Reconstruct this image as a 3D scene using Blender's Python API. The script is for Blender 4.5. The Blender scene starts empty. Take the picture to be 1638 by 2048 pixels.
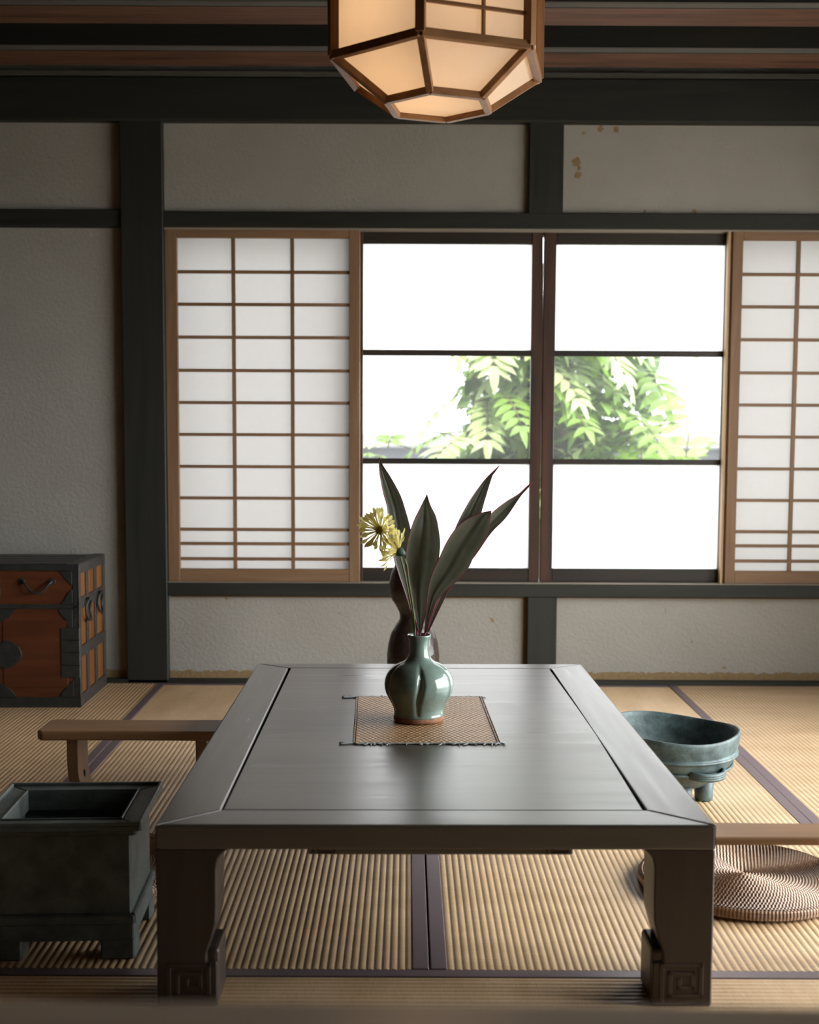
import bpy, bmesh, math, random
from mathutils import Vector, Matrix
random.seed(7)
S = bpy.context.scene
C = S.collection
PI = math.pi

# ------------------------------------------------------------------ camera model
F, CX, CY, H = 2500., 819., 1102., 1.08
P = math.atan(212 / F); R = .0045
FW = Vector((0, math.cos(P), -math.sin(P))); ZP = Vector((0, math.sin(P), math.cos(P)))
RT = Vector((math.cos(R), 0, 0)) + ZP * math.sin(R)
UP = Vector((-math.sin(R), 0, 0)) + ZP * math.cos(R)
def ray(px, py): return FW + RT * ((px - CX) / F) - UP * ((py - CY) / F)
def on_z(px, py, z):
    d = ray(px, py); return Vector((0, 0, H)) + d * ((z - H) / d.z)
def on_y(px, py, y):
    d = ray(px, py); return Vector((0, 0, H)) + d * (y / d.y)

# ------------------------------------------------------------------ materials
def srgb(r, g, b):
    f = lambda c: (c / 255 / 12.92) if c <= 10 else ((c / 255 + .055) / 1.055) ** 2.4
    return (f(r), f(g), f(b))
class N:
    def __init__(s, name):
        s.m = bpy.data.materials.new(name); s.m.use_nodes = True
        s.t = s.m.node_tree; s.t.nodes.clear()
        s.out = s.n('ShaderNodeOutputMaterial')
    def n(s, typ, **kw):
        x = s.t.nodes.new(typ)
        for k, v in kw.items():
            if k in x.inputs.keys() if hasattr(x.inputs, 'keys') else False: x.inputs[k].default_value = v
            else: setattr(x, k, v)
        return x
    def l(s, a, b): s.t.links.new(a, b)
    def val(s, sock, v):
        if isinstance(v, bpy.types.NodeSocket): s.l(v, sock)
        else: sock.default_value = v
    def math(s, op, a, b=None, clamp=False):
        x = s.n('ShaderNodeMath', operation=op, use_clamp=clamp); s.val(x.inputs[0], a)
        if b is not None: s.val(x.inputs[1], b)
        return x.outputs[0]
    def coords(s, scale=(1, 1, 1), rot=(0, 0, 0), kind='Object'):
        tc = s.n('ShaderNodeTexCoord'); mp = s.n('ShaderNodeMapping')
        s.l(tc.outputs[kind], mp.inputs[0]); mp.inputs['Scale'].default_value = scale; mp.inputs['Rotation'].default_value = rot
        return mp.outputs[0]
    def noise(s, vec, scale=5, detail=4, rough=.55, dist=0):
        x = s.n('ShaderNodeTexNoise'); s.l(vec, x.inputs['Vector'])
        x.inputs['Scale'].default_value = scale; x.inputs['Detail'].default_value = detail
        x.inputs['Roughness'].default_value = rough; x.inputs['Distortion'].default_value = dist
        return x.outputs['Fac']
    def ramp(s, fac, stops):
        x = s.n('ShaderNodeValToRGB'); s.val(x.inputs[0], fac); e = x.color_ramp.elements
        while len(e) < len(stops): e.new(.5)
        for i, (p, c) in enumerate(stops): e[i].position = p; e[i].color = (c[0], c[1], c[2], 1)
        return x.outputs[0]
    def mix(s, fac, a, b):
        x = s.n('ShaderNodeMix', data_type='RGBA'); s.val(x.inputs[0], fac)
        for sock, v in ((x.inputs[6], a), (x.inputs[7], b)):
            if isinstance(v, bpy.types.NodeSocket): s.l(v, sock)
            else: sock.default_value = (v[0], v[1], v[2], 1)
        return x.outputs[2]
    def bump(s, h, strength=.3, dist=.01, normal=None):
        x = s.n('ShaderNodeBump'); s.val(x.inputs['Height'], h); x.inputs['Strength'].default_value = strength
        x.inputs['Distance'].default_value = dist
        if normal is not None: s.l(normal, x.inputs['Normal'])
        return x.outputs[0]
    def bsdf(s, color, rough=.6, spec=.5, normal=None, metal=0., **kw):
        b = s.n('ShaderNodeBsdfPrincipled')
        if isinstance(color, bpy.types.NodeSocket): s.l(color, b.inputs['Base Color'])
        else: b.inputs['Base Color'].default_value = (*color[:3], 1)
        s.val(b.inputs['Roughness'], rough); b.inputs['Specular IOR Level'].default_value = spec
        b.inputs['Metallic'].default_value = metal
        if normal is not None: s.l(normal, b.inputs['Normal'])
        for k, v in kw.items(): b.inputs[k].default_value = v
        return b.outputs[0]
    def done(s, sh): s.l(sh, s.out.inputs[0]); return s.m

def wood(name, c1, c2, axis=0, rough=.5, spec=.4, grain=1., bump=.15, fine=60):
    k = N(name); sc = [fine * .5] * 3; sc[axis] = 1.6
    v = k.coords(sc); a = k.noise(v, 1.0 * grain, 5, .6, .6)
    sc2 = [9] * 3; sc2[axis] = .9
    b = k.noise(k.coords(sc2), 1.3 * grain, 3, .5, 1.2)
    f = k.math('ADD', k.math('MULTIPLY', a, .6), k.math('MULTIPLY', b, .5))
    col = k.ramp(f, [(.36, c1), (.68, c2)])
    return k.done(k.bsdf(col, k.math('ADD', k.math('MULTIPLY', a, .2), rough - .1), spec, k.bump(a, bump, .003)))

M = {}
M['dark_timber_h'] = wood('dark_timber_h', (.014, .016, .013), (.026, .026, .020), 0, .55, .3)
M['dark_timber_v'] = wood('dark_timber_v', (.014, .016, .013), (.026, .026, .020), 2, .55, .3)
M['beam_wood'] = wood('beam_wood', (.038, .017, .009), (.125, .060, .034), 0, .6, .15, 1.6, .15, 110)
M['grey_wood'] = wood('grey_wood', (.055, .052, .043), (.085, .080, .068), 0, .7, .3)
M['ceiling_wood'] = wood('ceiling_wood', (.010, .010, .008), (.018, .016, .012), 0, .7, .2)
M['shoji_wood_v'] = wood('shoji_wood_v', (.155, .086, .044), (.25, .148, .080), 2, .55, .35)
M['shoji_wood_h'] = wood('shoji_wood_h', (.155, .086, .044), (.25, .148, .080), 0, .55, .35)
M['sash_wood_v'] = wood('sash_wood_v', (.016, .017, .013), (.075, .031, .017), 2, .45, .4, .8)
M['sash_wood_h'] = wood('sash_wood_h', (.012, .016, .013), (.036, .022, .015), 0, .45, .4, .8)
M['lit_track_wood'] = wood('lit_track_wood', (.20, .17, .13), (.34, .30, .24), 0, .32, .7)
M['pale_wood'] = wood('pale_wood', (.35, .22, .11), (.5, .34, .19), 2, .5, .4)
M['table_y'] = wood('table_y', (.036, .030, .024), (.064, .050, .038), 1, .31, 1.0, 1, .05)
M['table_x'] = wood('table_x', (.036, .030, .024), (.064, .050, .038), 0, .31, 1.0, 1, .05)
M['table_z'] = wood('table_z', (.023, .014, .0095), (.040, .025, .017), 2, .42, .4, 1, .06)
M['groove'] = wood('groove', (.008, .008, .007), (.012, .012, .010), 1, .8, .1)
M['arm_wood'] = wood('arm_wood', (.16, .080, .034), (.29, .160, .078), 0, .45, .4)
M['arm_wood_v'] = wood('arm_wood_v', (.12, .060, .028), (.22, .115, .055), 2, .5, .35)
M['bench_wood'] = wood('bench_wood', (.40, .31, .22), (.54, .43, .32), 0, .2, 1.0)
M['lamp_wood'] = wood('lamp_wood', (.15, .065, .022), (.30, .145, .055), 2, .5, .35)
M['lamp_wood_r'] = wood('lamp_wood_r', (.15, .065, .022), (.30, .145, .055), 0, .5, .35)
M['chest_wood'] = wood('chest_wood', (.058, .016, .007), (.105, .032, .011), 0, .4, .4)
M['chest_side'] = wood('chest_side', (.13, .046, .012), (.24, .095, .024), 2, .45, .4)
M['gourd_skin'] = None

def plaster():
    k = N('plaster'); v = k.coords()
    n1 = k.noise(v, 62, 6, .65); n2 = k.noise(v, 3.0, 3, .5); n3 = k.noise(v, 160, 3, .6)
    base = k.mix(n2, (.295, .278, .243), (.37, .353, .315))
    sx = k.n('ShaderNodeSeparateXYZ'); tc = k.n('ShaderNodeTexCoord'); k.l(tc.outputs['Object'], sx.inputs[0])
    # small chips where the top coat has fallen off
    vo = k.n('ShaderNodeTexVoronoi'); vo.inputs['Scale'].default_value = 7.5; vo.inputs['Randomness'].default_value = 1
    mpn = k.n('ShaderNodeVectorMath', operation='ADD')
    nz = k.n('ShaderNodeTexNoise'); nz.inputs['Scale'].default_value = 38; k.l(v, nz.inputs['Vector'])
    scl = k.n('ShaderNodeVectorMath', operation='SCALE'); k.l(nz.outputs['Color'], scl.inputs[0]); scl.inputs['Scale'].default_value = .05
    k.l(v, mpn.inputs[0]); k.l(scl.outputs[0], mpn.inputs[1])
    s3 = k.n('ShaderNodeSeparateXYZ'); k.l(mpn.outputs[0], s3.inputs[0]); c3 = k.n('ShaderNodeCombineXYZ'); k.l(s3.outputs['X'], c3.inputs[0]); k.l(s3.outputs['Z'], c3.inputs[1])
    vo.voronoi_dimensions = '2D'; k.l(c3.outputs[0], vo.inputs['Vector'])
    sel = k.n('ShaderNodeSeparateColor'); k.l(vo.outputs['Color'], sel.inputs[0])
    size = k.math('MULTIPLY', k.math('SUBTRACT', sel.outputs[0], .62, True), .16)
    chip = k.math('LESS_THAN', vo.outputs['Distance'], size)
    low = k.math('LESS_THAN', sx.outputs['Z'], .62)
    chip = k.math('MULTIPLY', chip, k.math('ADD', k.math('MULTIPLY', low, .85), .08))
    for cx, cz, r in ((.727, 2.325, .020), (.735, 2.27, .015), (.738, 2.30, .010), (.83, 2.47, .012), (.90, 2.468, .013), (.76, 2.45, .008), (1.25, 2.115, .010), (1.03, 2.112, .006)):
        dx = k.math('SUBTRACT', sx.outputs['X'], cx); dz = k.math('SUBTRACT', sx.outputs['Z'], cz)
        d = k.math('SQRT', k.math('ADD', k.math('MULTIPLY', dx, dx), k.math('MULTIPLY', dz, dz)))
        d = k.math('ADD', d, k.math('MULTIPLY', k.math('SUBTRACT', n1, .5), .035))
        chip = k.math('MAXIMUM', chip, k.math('LESS_THAN', d, r))
    edge = k.math('ADD', sx.outputs['Z'], k.math('MULTIPLY', k.math('SUBTRACT', k.noise(v, 26, 5, .7), .5), .05))
    strip = k.math('LESS_THAN', edge, .052)
    mask = k.math('MAXIMUM', chip, strip)
    earth = k.mix(n1, (.17, .115, .055), (.34, .24, .125))
    col = k.mix(mask, base, earth)
    hgt = k.math('SUBTRACT', k.math('ADD', n1, k.math('MULTIPLY', n3, .5)), k.math('MULTIPLY', mask, .8))
    return k.done(k.bsdf(col, .9, .1, k.bump(hgt, .6, .0065)))
M['plaster'] = plaster()

def earth():
    k = N('earth_edge'); n = k.noise(k.coords(), 120, 4, .7)
    return k.done(k.bsdf(k.mix(n, (.12, .075, .03), (.24, .16, .075)), .95, .05, k.bump(n, .6, .004)))
M['earth'] = earth()

def tatami(name, along):
    k = N(name); sc = [1, 1, 1]; sc[along] = 4
    sc2 = [30, 30, 30]; sc2[along] = 420
    n = k.noise(k.coords(sc), 3, 3); fine = k.noise(k.coords(sc2), 1, 3, .6)
    n2 = k.noise(k.coords(), 240, 2, .6)
    f = k.math('ADD', k.math('MULTIPLY', n, .5), k.math('MULTIPLY', fine, .5))
    col = k.ramp(f, [(.35, (.47, .305, .15)), (.65, (.65, .45, .26))])
    return k.done(k.bsdf(col, .42, .95, k.bump(k.math('ADD', fine, n2), .35, .0015)))
M['tatami_y'] = tatami('tatami_ridges_deep', 1); M['tatami_x'] = tatami('tatami_ridges_wide', 0)
def cloth(name, c1, c2, sc=500, rough=.75):
    k = N(name); n = k.noise(k.coords((1, 1, 1)), sc, 2, .6)
    return k.done(k.bsdf(k.mix(n, c1, c2), rough, .3 if rough > .5 else 1.0, k.bump(n, .3, .001)))
M['border'] = cloth('tatami_border_cloth', (.10, .068, .074), (.19, .134, .142), 500, .38)
M['fringe'] = cloth('fringe_thread', (.20, .22, .22), (.42, .44, .43), 300)
M['floorboard'] = wood('floorboard', (.02, .015, .01), (.04, .03, .02), 0)

def translucent(name, col, trans=.8, through=None, scale=30, amt=.06):
    k = N(name); n = k.noise(k.coords(), scale, 4, .6); th = through or col
    c = k.mix(n, [x * (1 - amt) for x in col], col)
    d = k.n('ShaderNodeBsdfDiffuse'); t = k.n('ShaderNodeBsdfTranslucent'); k.l(c, d.inputs[0]); k.l(k.mix(n, [x * (1 - amt) for x in th], th), t.inputs[0])
    mx = k.n('ShaderNodeMixShader'); mx.inputs[0].default_value = trans; k.l(d.outputs[0], mx.inputs[1]); k.l(t.outputs[0], mx.inputs[2])
    return k.done(mx.outputs[0])
M['shoji_paper'] = translucent('shoji_paper', (.78, .75, .72), .72, (.275, .262, .252))
M['frosted'] = translucent('frosted_glass', (.95, .93, .93), .93, amt=.02)
M['lamp_paper'] = translucent('lantern_paper', (.84, .80, .73), .7)
def clear_glass():
    k = N('clear_glass'); t = k.n('ShaderNodeBsdfTransparent'); t.inputs[0].default_value = (.96, .97, .96, 1)
    h = k.n('ShaderNodeBsdfTranslucent'); h.inputs[0].default_value = (.95, .95, .95, 1)
    g = k.n('ShaderNodeBsdfGlossy'); g.inputs['Roughness'].default_value = .03
    m1 = k.n('ShaderNodeMixShader'); m1.inputs[0].default_value = .05; k.l(t.outputs[0], m1.inputs[1]); k.l(h.outputs[0], m1.inputs[2])
    m2 = k.n('ShaderNodeMixShader'); m2.inputs[0].default_value = .04; k.l(m1.outputs[0], m2.inputs[1]); k.l(g.outputs[0], m2.inputs[2])
    return k.done(m2.outputs[0])
M['clear_glass'] = clear_glass()

def bronze(name, c1, c2, rough=.5, spec=.5, sc=25, metal=.0):
    k = N(name); n = k.noise(k.coords(), sc, 6, .65); n2 = k.noise(k.coords(), 150, 3, .6)
    return k.done(k.bsdf(k.ramp(n, [(.35, c1), (.65, c2)]), k.math('ADD', k.math('MULTIPLY', n2, .25), rough - .12), spec, k.bump(k.math('ADD', n, n2), .2, .003), metal))
M['bronze'] = bronze('patinated_bronze', (.020, .036, .036), (.080, .120, .117), .55, .5)
M['hibachi'] = bronze('dark_bronze', (.040, .048, .044), (.090, .106, .098), .42, .5, 14)
M['iron'] = bronze('black_iron', (.012, .014, .013), (.026, .028, .026), .45, .5, 30)
M['iron_side'] = bronze('iron_strap', (.030, .026, .022), (.055, .048, .042), .5, .5, 30)
M['gourd_skin'] = None
def gourd():
    k = N('carved_gourd'); vo = k.n('ShaderNodeTexVoronoi'); vo.inputs['Scale'].default_value = 26; k.l(k.coords(), vo.inputs['Vector'])
    return k.done(k.bsdf(k.mix(k.noise(k.coords(), 9), (.016, .011, .008), (.045, .028, .020)), .32, .5, k.bump(vo.outputs['Distance'], .5, .008)))
M['gourd_skin'] = gourd()
def glaze():
    k = N('celadon_glaze'); n = k.noise(k.coords(), 18, 4, .6); sp = k.noise(k.coords(), 260, 2, .5)
    c = k.ramp(n, [(.3, (.115, .165, .138)), (.7, (.190, .255, .215))])
    spot = k.math('GREATER_THAN', sp, .68)
    c = k.mix(k.math('MULTIPLY', spot, .55), c, (.05, .055, .04))
    return k.done(k.bsdf(c, .13, .6, k.bump(n, .08, .004), **{'Coat Weight': .2, 'Coat Roughness': .08}))
M['glaze'] = glaze()
M['clay'] = bronze('bare_clay', (.19, .085, .045), (.30, .150, .085), .8, .2, 60)
def straw(name, c1, c2, ring=True):
    k = N(name); tc = k.n('ShaderNodeTexCoord'); sx = k.n('ShaderNodeSeparateXYZ'); k.l(tc.outputs['Object'], sx.inputs[0])
    X, Y = sx.outputs['X'], sx.outputs['Y']
    if ring:
        r = k.math('SQRT', k.math('ADD', k.math('MULTIPLY', X, X), k.math('MULTIPLY', Y, Y)))
        th = k.math('ARCTAN2', Y, X)
        ri = k.math('FLOOR', k.math('MULTIPLY', r, 1 / .0075))
        a = k.math('SINE', k.math('ADD', k.math('MULTIPLY', th, k.math('FLOOR', k.math('MULTIPLY', ri, 5.6))), k.math('MULTIPLY', ri, 2.2)))
        b = k.math('SINE', k.math('MULTIPLY', r, 2 * PI / .0075))
    else:
        a = k.math('SINE', k.math('ADD', k.math('MULTIPLY', X, 2 * PI / .0145), k.math('MULTIPLY', k.math('FLOOR', k.math('MULTIPLY', Y, 1 / .0135)), PI)))
        b = k.math('ADD', k.math('MULTIPLY', k.math('SINE', k.math('MULTIPLY', Y, 2 * PI / .0135)), .8), .5)
    n = k.noise(k.coords(), 60, 3)
    h = k.math('ADD', k.math('MULTIPLY', k.math('MULTIPLY', a, b) if not ring else k.math('ADD', a, b), .25), .5)
    f = k.math('ADD', k.math('MULTIPLY', h, .7), k.math('MULTIPLY', n, .3))
    return k.done(k.bsdf(k.ramp(f, [(.25, c1), (.65, c2)]), .45, .5, k.bump(h, .9, .005)))
M['cushion'] = straw('coiled_rush', (.13, .065, .030), (.44, .285, .180))
M['placemat'] = straw('woven_placemat', (.11, .050, .018), (.44, .260, .125), False)
M['mat_edge'] = cloth('placemat_edge', (.10, .06, .03), (.20, .12, .06), 200)

def leafmat(name, c1, c2, trans=.25, rough=.35, axis=None):
    k = N(name); n = k.noise(k.coords((1, 1, 1)), 30, 3); c = k.mix(n, c1, c2)
    p = k.bsdf(c, rough, .5, k.bump(k.noise(k.coords((160, 160, 6)), 1, 2), .15, .002))
    t = k.n('ShaderNodeBsdfTranslucent'); k.l(c, t.inputs[0])
    mx = k.n('ShaderNodeMixShader'); mx.inputs[0].default_value = trans; k.l(p, mx.inputs[1]); k.l(t.outputs[0], mx.inputs[2])
    return k.done(mx.outputs[0])
M['ti_leaf'] = leafmat('ti_leaf', (.085, .090, .060), (.145, .145, .105), .22, .36)
M['ti_edge'] = leafmat('ti_leaf_red_edge', (.22, .02, .05), (.32, .035, .08), .3, .4)
M['petal'] = leafmat('petal', (.78, .68, .22), (.86, .80, .40), .6, .5)
M['petal_core'] = leafmat('petal_core', (.50, .36, .07), (.62, .46, .12), .4, .6)
M['stem'] = leafmat('flower_stem', (.11, .14, .05), (.19, .22, .085), .1, .45)
M['calyx'] = leafmat('flower_calyx', (.03, .06, .05), (.06, .10, .075), .1, .5)
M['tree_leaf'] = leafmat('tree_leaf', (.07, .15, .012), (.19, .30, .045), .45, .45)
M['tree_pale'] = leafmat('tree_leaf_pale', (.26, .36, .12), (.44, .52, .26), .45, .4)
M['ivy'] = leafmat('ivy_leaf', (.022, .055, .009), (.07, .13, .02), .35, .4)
M['bark'] = wood('bark', (.06, .045, .03), (.12, .09, .06), 2, .9, .1)
M['gravel'] = cloth('gravel', (.42, .42, .40), (.62, .61, .58), 40, .95)
M['bounce_gravel'] = cloth('bounce_gravel', (.66, .64, .60), (.82, .80, .76), 40, .95)
M['stucco'] = cloth('garden_wall_stucco', (.085, .088, .10), (.115, .118, .13), 30, .95)
M['tile'] = cloth('wall_coping', (.17, .17, .178), (.22, .22, .225), 30, .9)

# ------------------------------------------------------------------ mesh helpers
class MB:
    def __init__(s): s.bm = bmesh.new(); s.mi = 0
    def faces_set(s, fs, smooth=False):
        for f in fs: f.material_index = s.mi; f.smooth = smooth
    def box(s, x0, x1, y0, y1, z0, z1, bev=0., seg=1):
        t = bmesh.new(); bmesh.ops.create_cube(t, size=1)
        for v in t.verts: v.co = Vector(((x0 + x1) / 2 + v.co.x * (x1 - x0), (y0 + y1) / 2 + v.co.y * (y1 - y0), (z0 + z1) / 2 + v.co.z * (z1 - z0)))
        if bev: bmesh.ops.bevel(t, geom=t.edges[:], offset=bev, segments=seg, affect='EDGES', profile=.5)
        s.add(t); return s
    def add(s, t, mat=None, smooth=False):
        vm = {}
        for v in t.verts: vm[v] = s.bm.verts.new(mat @ v.co if mat else v.co)
        for f in t.faces:
            g = s.bm.faces.new([vm[v] for v in f.verts]); g.material_index = s.mi; g.smooth = smooth or f.smooth
        t.free()
    def prism(s, pts, d, bev=0., seg=1):
        """closed polygon of 3D points swept by vector d"""
        t = bmesh.new(); d = Vector(d); a = [t.verts.new(p) for p in pts]; b = [t.verts.new(Vector(p) + d) for p in pts]
        n = len(pts); t.faces.new(a[::-1]); t.faces.new(b)
        for i in range(n): t.faces.new((a[i], a[(i + 1) % n], b[(i + 1) % n], b[i]))
        bmesh.ops.recalc_face_normals(t, faces=t.faces[:])
        if bev: bmesh.ops.bevel(t, geom=t.edges[:], offset=bev, segments=seg, affect='EDGES', profile=.5)
        s.add(t); return s
    def lathe(s, prof, n=48, fn=None, mat=None, cap=True):
        t = bmesh.new(); rows = []
        for k, (r, z) in enumerate(prof):
            row = []
            for i in range(n):
                a = 2 * PI * i / n; rr = fn(a, k, r, z) if fn else r
                row.append(t.verts.new((rr * math.cos(a), rr * math.sin(a), z)))
            rows.append(row)
        for k in range(len(rows) - 1):
            for i in range(n): t.faces.new((rows[k][i], rows[k][(i + 1) % n], rows[k + 1][(i + 1) % n], rows[k + 1][i]))
        if cap:
            t.faces.new(rows[0][::-1]); t.faces.new(rows[-1])
        bmesh.ops.recalc_face_normals(t, faces=t.faces[:])
        s.add(t, mat, True); return s
    def tube(s, pts, r, n=8, close=False):
        pts = [Vector(p) for p in pts]; rr = r if isinstance(r, (list, tuple)) else [r] * len(pts)
        t = bmesh.new(); rows = []; ref = Vector((.31, .2, .93)).normalized()
        m = len(pts)
        for i, p in enumerate(pts):
            a = pts[(i - 1) % m] if close or i else p; b = pts[(i + 1) % m] if close or i < m - 1 else p
            d = (b - a).normalized(); u = d.cross(ref)
            if u.length < .05: u = d.cross(Vector((1, 0, 0)))
            u.normalize(); w = d.cross(u)
            rows.append([t.verts.new(p + (u * math.cos(2 * PI * j / n) + w * math.sin(2 * PI * j / n)) * rr[i]) for j in range(n)])
        for i in range(m if close else m - 1):
            A, B = rows[i], rows[(i + 1) % m]
            for j in range(n): t.faces.new((A[j], A[(j + 1) % n], B[(j + 1) % n], B[j]))
        if not close: t.faces.new(rows[0][::-1]); t.faces.new(rows[-1])
        bmesh.ops.recalc_face_normals(t, faces=t.faces[:]); s.add(t, None, True); return s
    def grid(s, rows, smooth=True):
        vs = [[s.bm.verts.new(p) for p in r] for r in rows]
        for i in range(len(vs) - 1):
            for j in range(len(vs[i]) - 1):
                f = s.bm.faces.new((vs[i][j], vs[i][j + 1], vs[i + 1][j + 1], vs[i + 1][j])); f.material_index = s.mi; f.smooth = smooth
        return s
    def build(s, name, mats, parent=None, recalc=False):
        if recalc: bmesh.ops.recalc_face_normals(s.bm, faces=s.bm.faces[:])
        me = bpy.data.meshes.new(name); s.bm.to_mesh(me); s.bm.free()
        for m in (mats if isinstance(mats, (list, tuple)) else [mats]): me.materials.append(m)
        o = bpy.data.objects.new(name, me); C.objects.link(o)
        if parent: o.parent = parent
        return o
def box(*a, **k): return MB().box(*a, **k)
def tag(o, label=None, cat=None, group=None, kind=None):
    for k, v in (('label', label), ('category', cat), ('group', group), ('kind', kind)):
        if v: o[k] = v
    return o
def thing(name, label, cat, loc=(0, 0, 0), rz=0, group=None):
    o = bpy.data.objects.new(name, None); C.objects.link(o); o.location = loc; o.rotation_euler = (0, 0, rz); o.empty_display_size = .1
    return tag(o, label, cat, group)
def struct(mb, name, m): return tag(mb.build(name, m), kind='structure')

# ------------------------------------------------------------------ the room shell
WF = 5.60          # front faces of the timber frame
WP = 5.632         # plaster face
XL, XR, YB = -3.0, 2.5, -1.6
w = MB()
PT = 5.80
w.box(XL, -1.27, WP, PT, 0, 2.03); w.box(XL, -1.27, WP, PT, 2.10, 2.49)
w.box(-1.10, .52, WP, PT, 2.09, 2.49); w.box(.66, XR, WP, PT, 2.09, 2.49)
w.box(-1.10, .535, WP, PT, .0, .40); w.box(.665, XR, WP, PT, .0, .40)
w.box(2.30, XR, WP, PT, .40, 2.09)
w.box(XL, XR, WP + .03, PT, 2.48, 2.85)
struct(w, 'wall_back', M['plaster'])
e = MB(); e.box(.519, .534, WP - .003, WP + .002, .0, .397); e.box(-1.08, .53, WP - .003, WP + .002, .389, .399)
e.box(.664, 2.3, WP - .003, WP + .002, .391, .399)
struct(e, 'trim_1', M['earth'])
struct(box(-1.276, -1.089, WF - .012, 5.80, 0, 2.49, bev=.004), 'trim_2', M['dark_timber_v'])       # great post
struct(box(.516, .668, WF, 5.80, 2.098, 2.49, bev=.004), 'trim_3', M['dark_timber_v'])
struct(box(.533, .667, WF, 5.80, 0, .40, bev=.004), 'trim_4', M['dark_timber_v'])
struct(box(XL, XR, WF - .02, 5.82, 2.484, 2.672, bev=.008), 'trim_5', M['dark_timber_h'])            # tie beam
k = MB(); k.box(-1.09, XR, WF, 5.82, 2.030, 2.100, bev=.004); k.box(-1.09, XR, WF + .094, WF + .16, 2.018, 2.031)
struct(k, 'trim_6', M['dark_timber_h'])                                                             # lintel with grooves
k = MB(); k.box(-1.09, XR, WF - .004, 5.84, .398, .460, bev=.004)
struct(k, 'trim_7', M['dark_timber_h'])
k = MB(); k.box(-1.088, 2.4, WF - .002, WF + .060, .4585, .4615); k.box(-1.088, 2.4, WF + .004, WF + .009, 2.0225, 2.0305); k.box(-1.088, 2.4, WF + .046, WF + .052, 2.0225, 2.0305)
struct(k, 'trim_43', M['lit_track_wood'])                                                             # sill and lintel track strips, window light painted in as pale wood
struct(box(XL, -1.276, WF, 5.80, 2.034, 2.106, bev=.004), 'trim_8', M['dark_timber_h'])
struct(box(XL, XR, 5.588, 5.70, -.02, .018, bev=.003), 'baseboard_back', M['dark_timber_h'])
struct(box(XL, XR, WF - .03, WF + .04, 2.672, 2.690), 'trim_9', M['grey_wood'])                     # cornice strip
struct(box(XL - .3, XR + .2, YB - .2, 5.86, 2.80, 2.90), 'ceiling', M['ceiling_wood'])
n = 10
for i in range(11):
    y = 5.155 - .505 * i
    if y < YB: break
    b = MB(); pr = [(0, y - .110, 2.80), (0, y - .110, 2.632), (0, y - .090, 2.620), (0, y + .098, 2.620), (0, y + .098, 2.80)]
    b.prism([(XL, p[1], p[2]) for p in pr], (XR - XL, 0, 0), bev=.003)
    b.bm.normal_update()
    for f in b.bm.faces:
        f.material_index = 0 if f.normal.z < -.98 else (1 if f.normal.z < -.3 and f.normal.y < -.3 else 2)  # shade on beam fronts and light on chamfers painted in per face
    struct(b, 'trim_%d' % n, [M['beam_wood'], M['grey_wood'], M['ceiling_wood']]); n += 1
struct(box(XL - .3, XR + .2, YB - .2, 5.86, -.20, -.052), 'floor', M['floorboard'])
struct(box(XL - .15, XL, YB - .2, 5.86, -.05, 2.82), 'wall_left', M['beam_wood'])
struct(box(XL - .15, XR + .15, YB - .2, YB, -.05, 2.82), 'wall_front', M['plaster'])
DY0, DY1, DZ = 1.75, 4.8, 1.95
w = MB(); w.box(XR, XR + .15, YB - .2, DY0, -.05, 2.82); w.box(XR, XR + .15, DY1, 5.86, -.05, 2.82); w.box(XR, XR + .15, DY0, DY1, DZ, 2.82); w.box(XR, XR + .15, DY0, DY1, -.05, .0)
struct(w, 'wall_right', M['plaster'])
struct(box(1.99, XR, 4.42, 4.50, 0, .98, bev=.006), 'trim_42', M['dark_timber_v'])     # unseen panel added to shade the lower right wall and floor
# eaves and roof outside
struct(MB().box(XL - .6, XR + 1.0, YB - .6, 6.65, 2.92, 3.0), 'trim_40', M['ceiling_wood'])

# ------------------------------------------------------------------ window sashes
def sash(name, x0, x1, gx0, gx1, y, zb=.462, zt=2.03):
    t = bpy.data.objects.new(name, None); C.objects.link(t); t['kind'] = 'structure'
    G0, G1, B0, B1, T0, T1 = .523, 1.973, .995, 1.020, 1.480, 1.506
    box(x0, gx0, y, y + .032, zb, zt, bev=.003).build('stile', M['sash_wood_v'], t)
    bow = .0045 if x1 < 1 else 0
    MB().prism([(gx1, y, zb), (x1, y, zb), (x1 + bow * .6, y, 1.0), (x1 + bow, y, 1.3), (x1 + bow, y, 1.65), (x1 + bow * .4, y, 1.85), (x1, y, zt), (gx1, y, zt)], (0, .032, 0), bev=.002).build('stile', M['sash_wood_v'], t)
    for a, b in ((zb, G0), (G1, zt), (B0, B1), (T0, T1)):
        box(gx0, gx1, y + .002, y + .030, a, b, bev=.002).build('rail', M['sash_wood_h'], t)
    for a, b, m, nm in ((G0, B0, 'frosted', 'frosted_pane'), (B1, T0, 'clear_glass', 'clear_pane'), (T1, G1, 'frosted', 'frosted_pane')):
        v = MB(); v.grid([[(gx0, y + .016, a), (gx1, y + .016, a)], [(gx0, y + .016, b), (gx1, y + .016, b)]], False)
        v.build(nm, M[m], t)
    return t
sash('window_1', -.29, .588, -.212, .541, WF + .062)
sash('window_2', .594, 1.437, .649, 1.403, WF + .060)
struct(MB().box(1.404, 1.413, WF + .022, WF + .056, .46, 2.03).box(1.414, 1.421, WF + .028, WF + .05, .46, 2.03), 'trim_41', M['pale_wood'])

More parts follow.
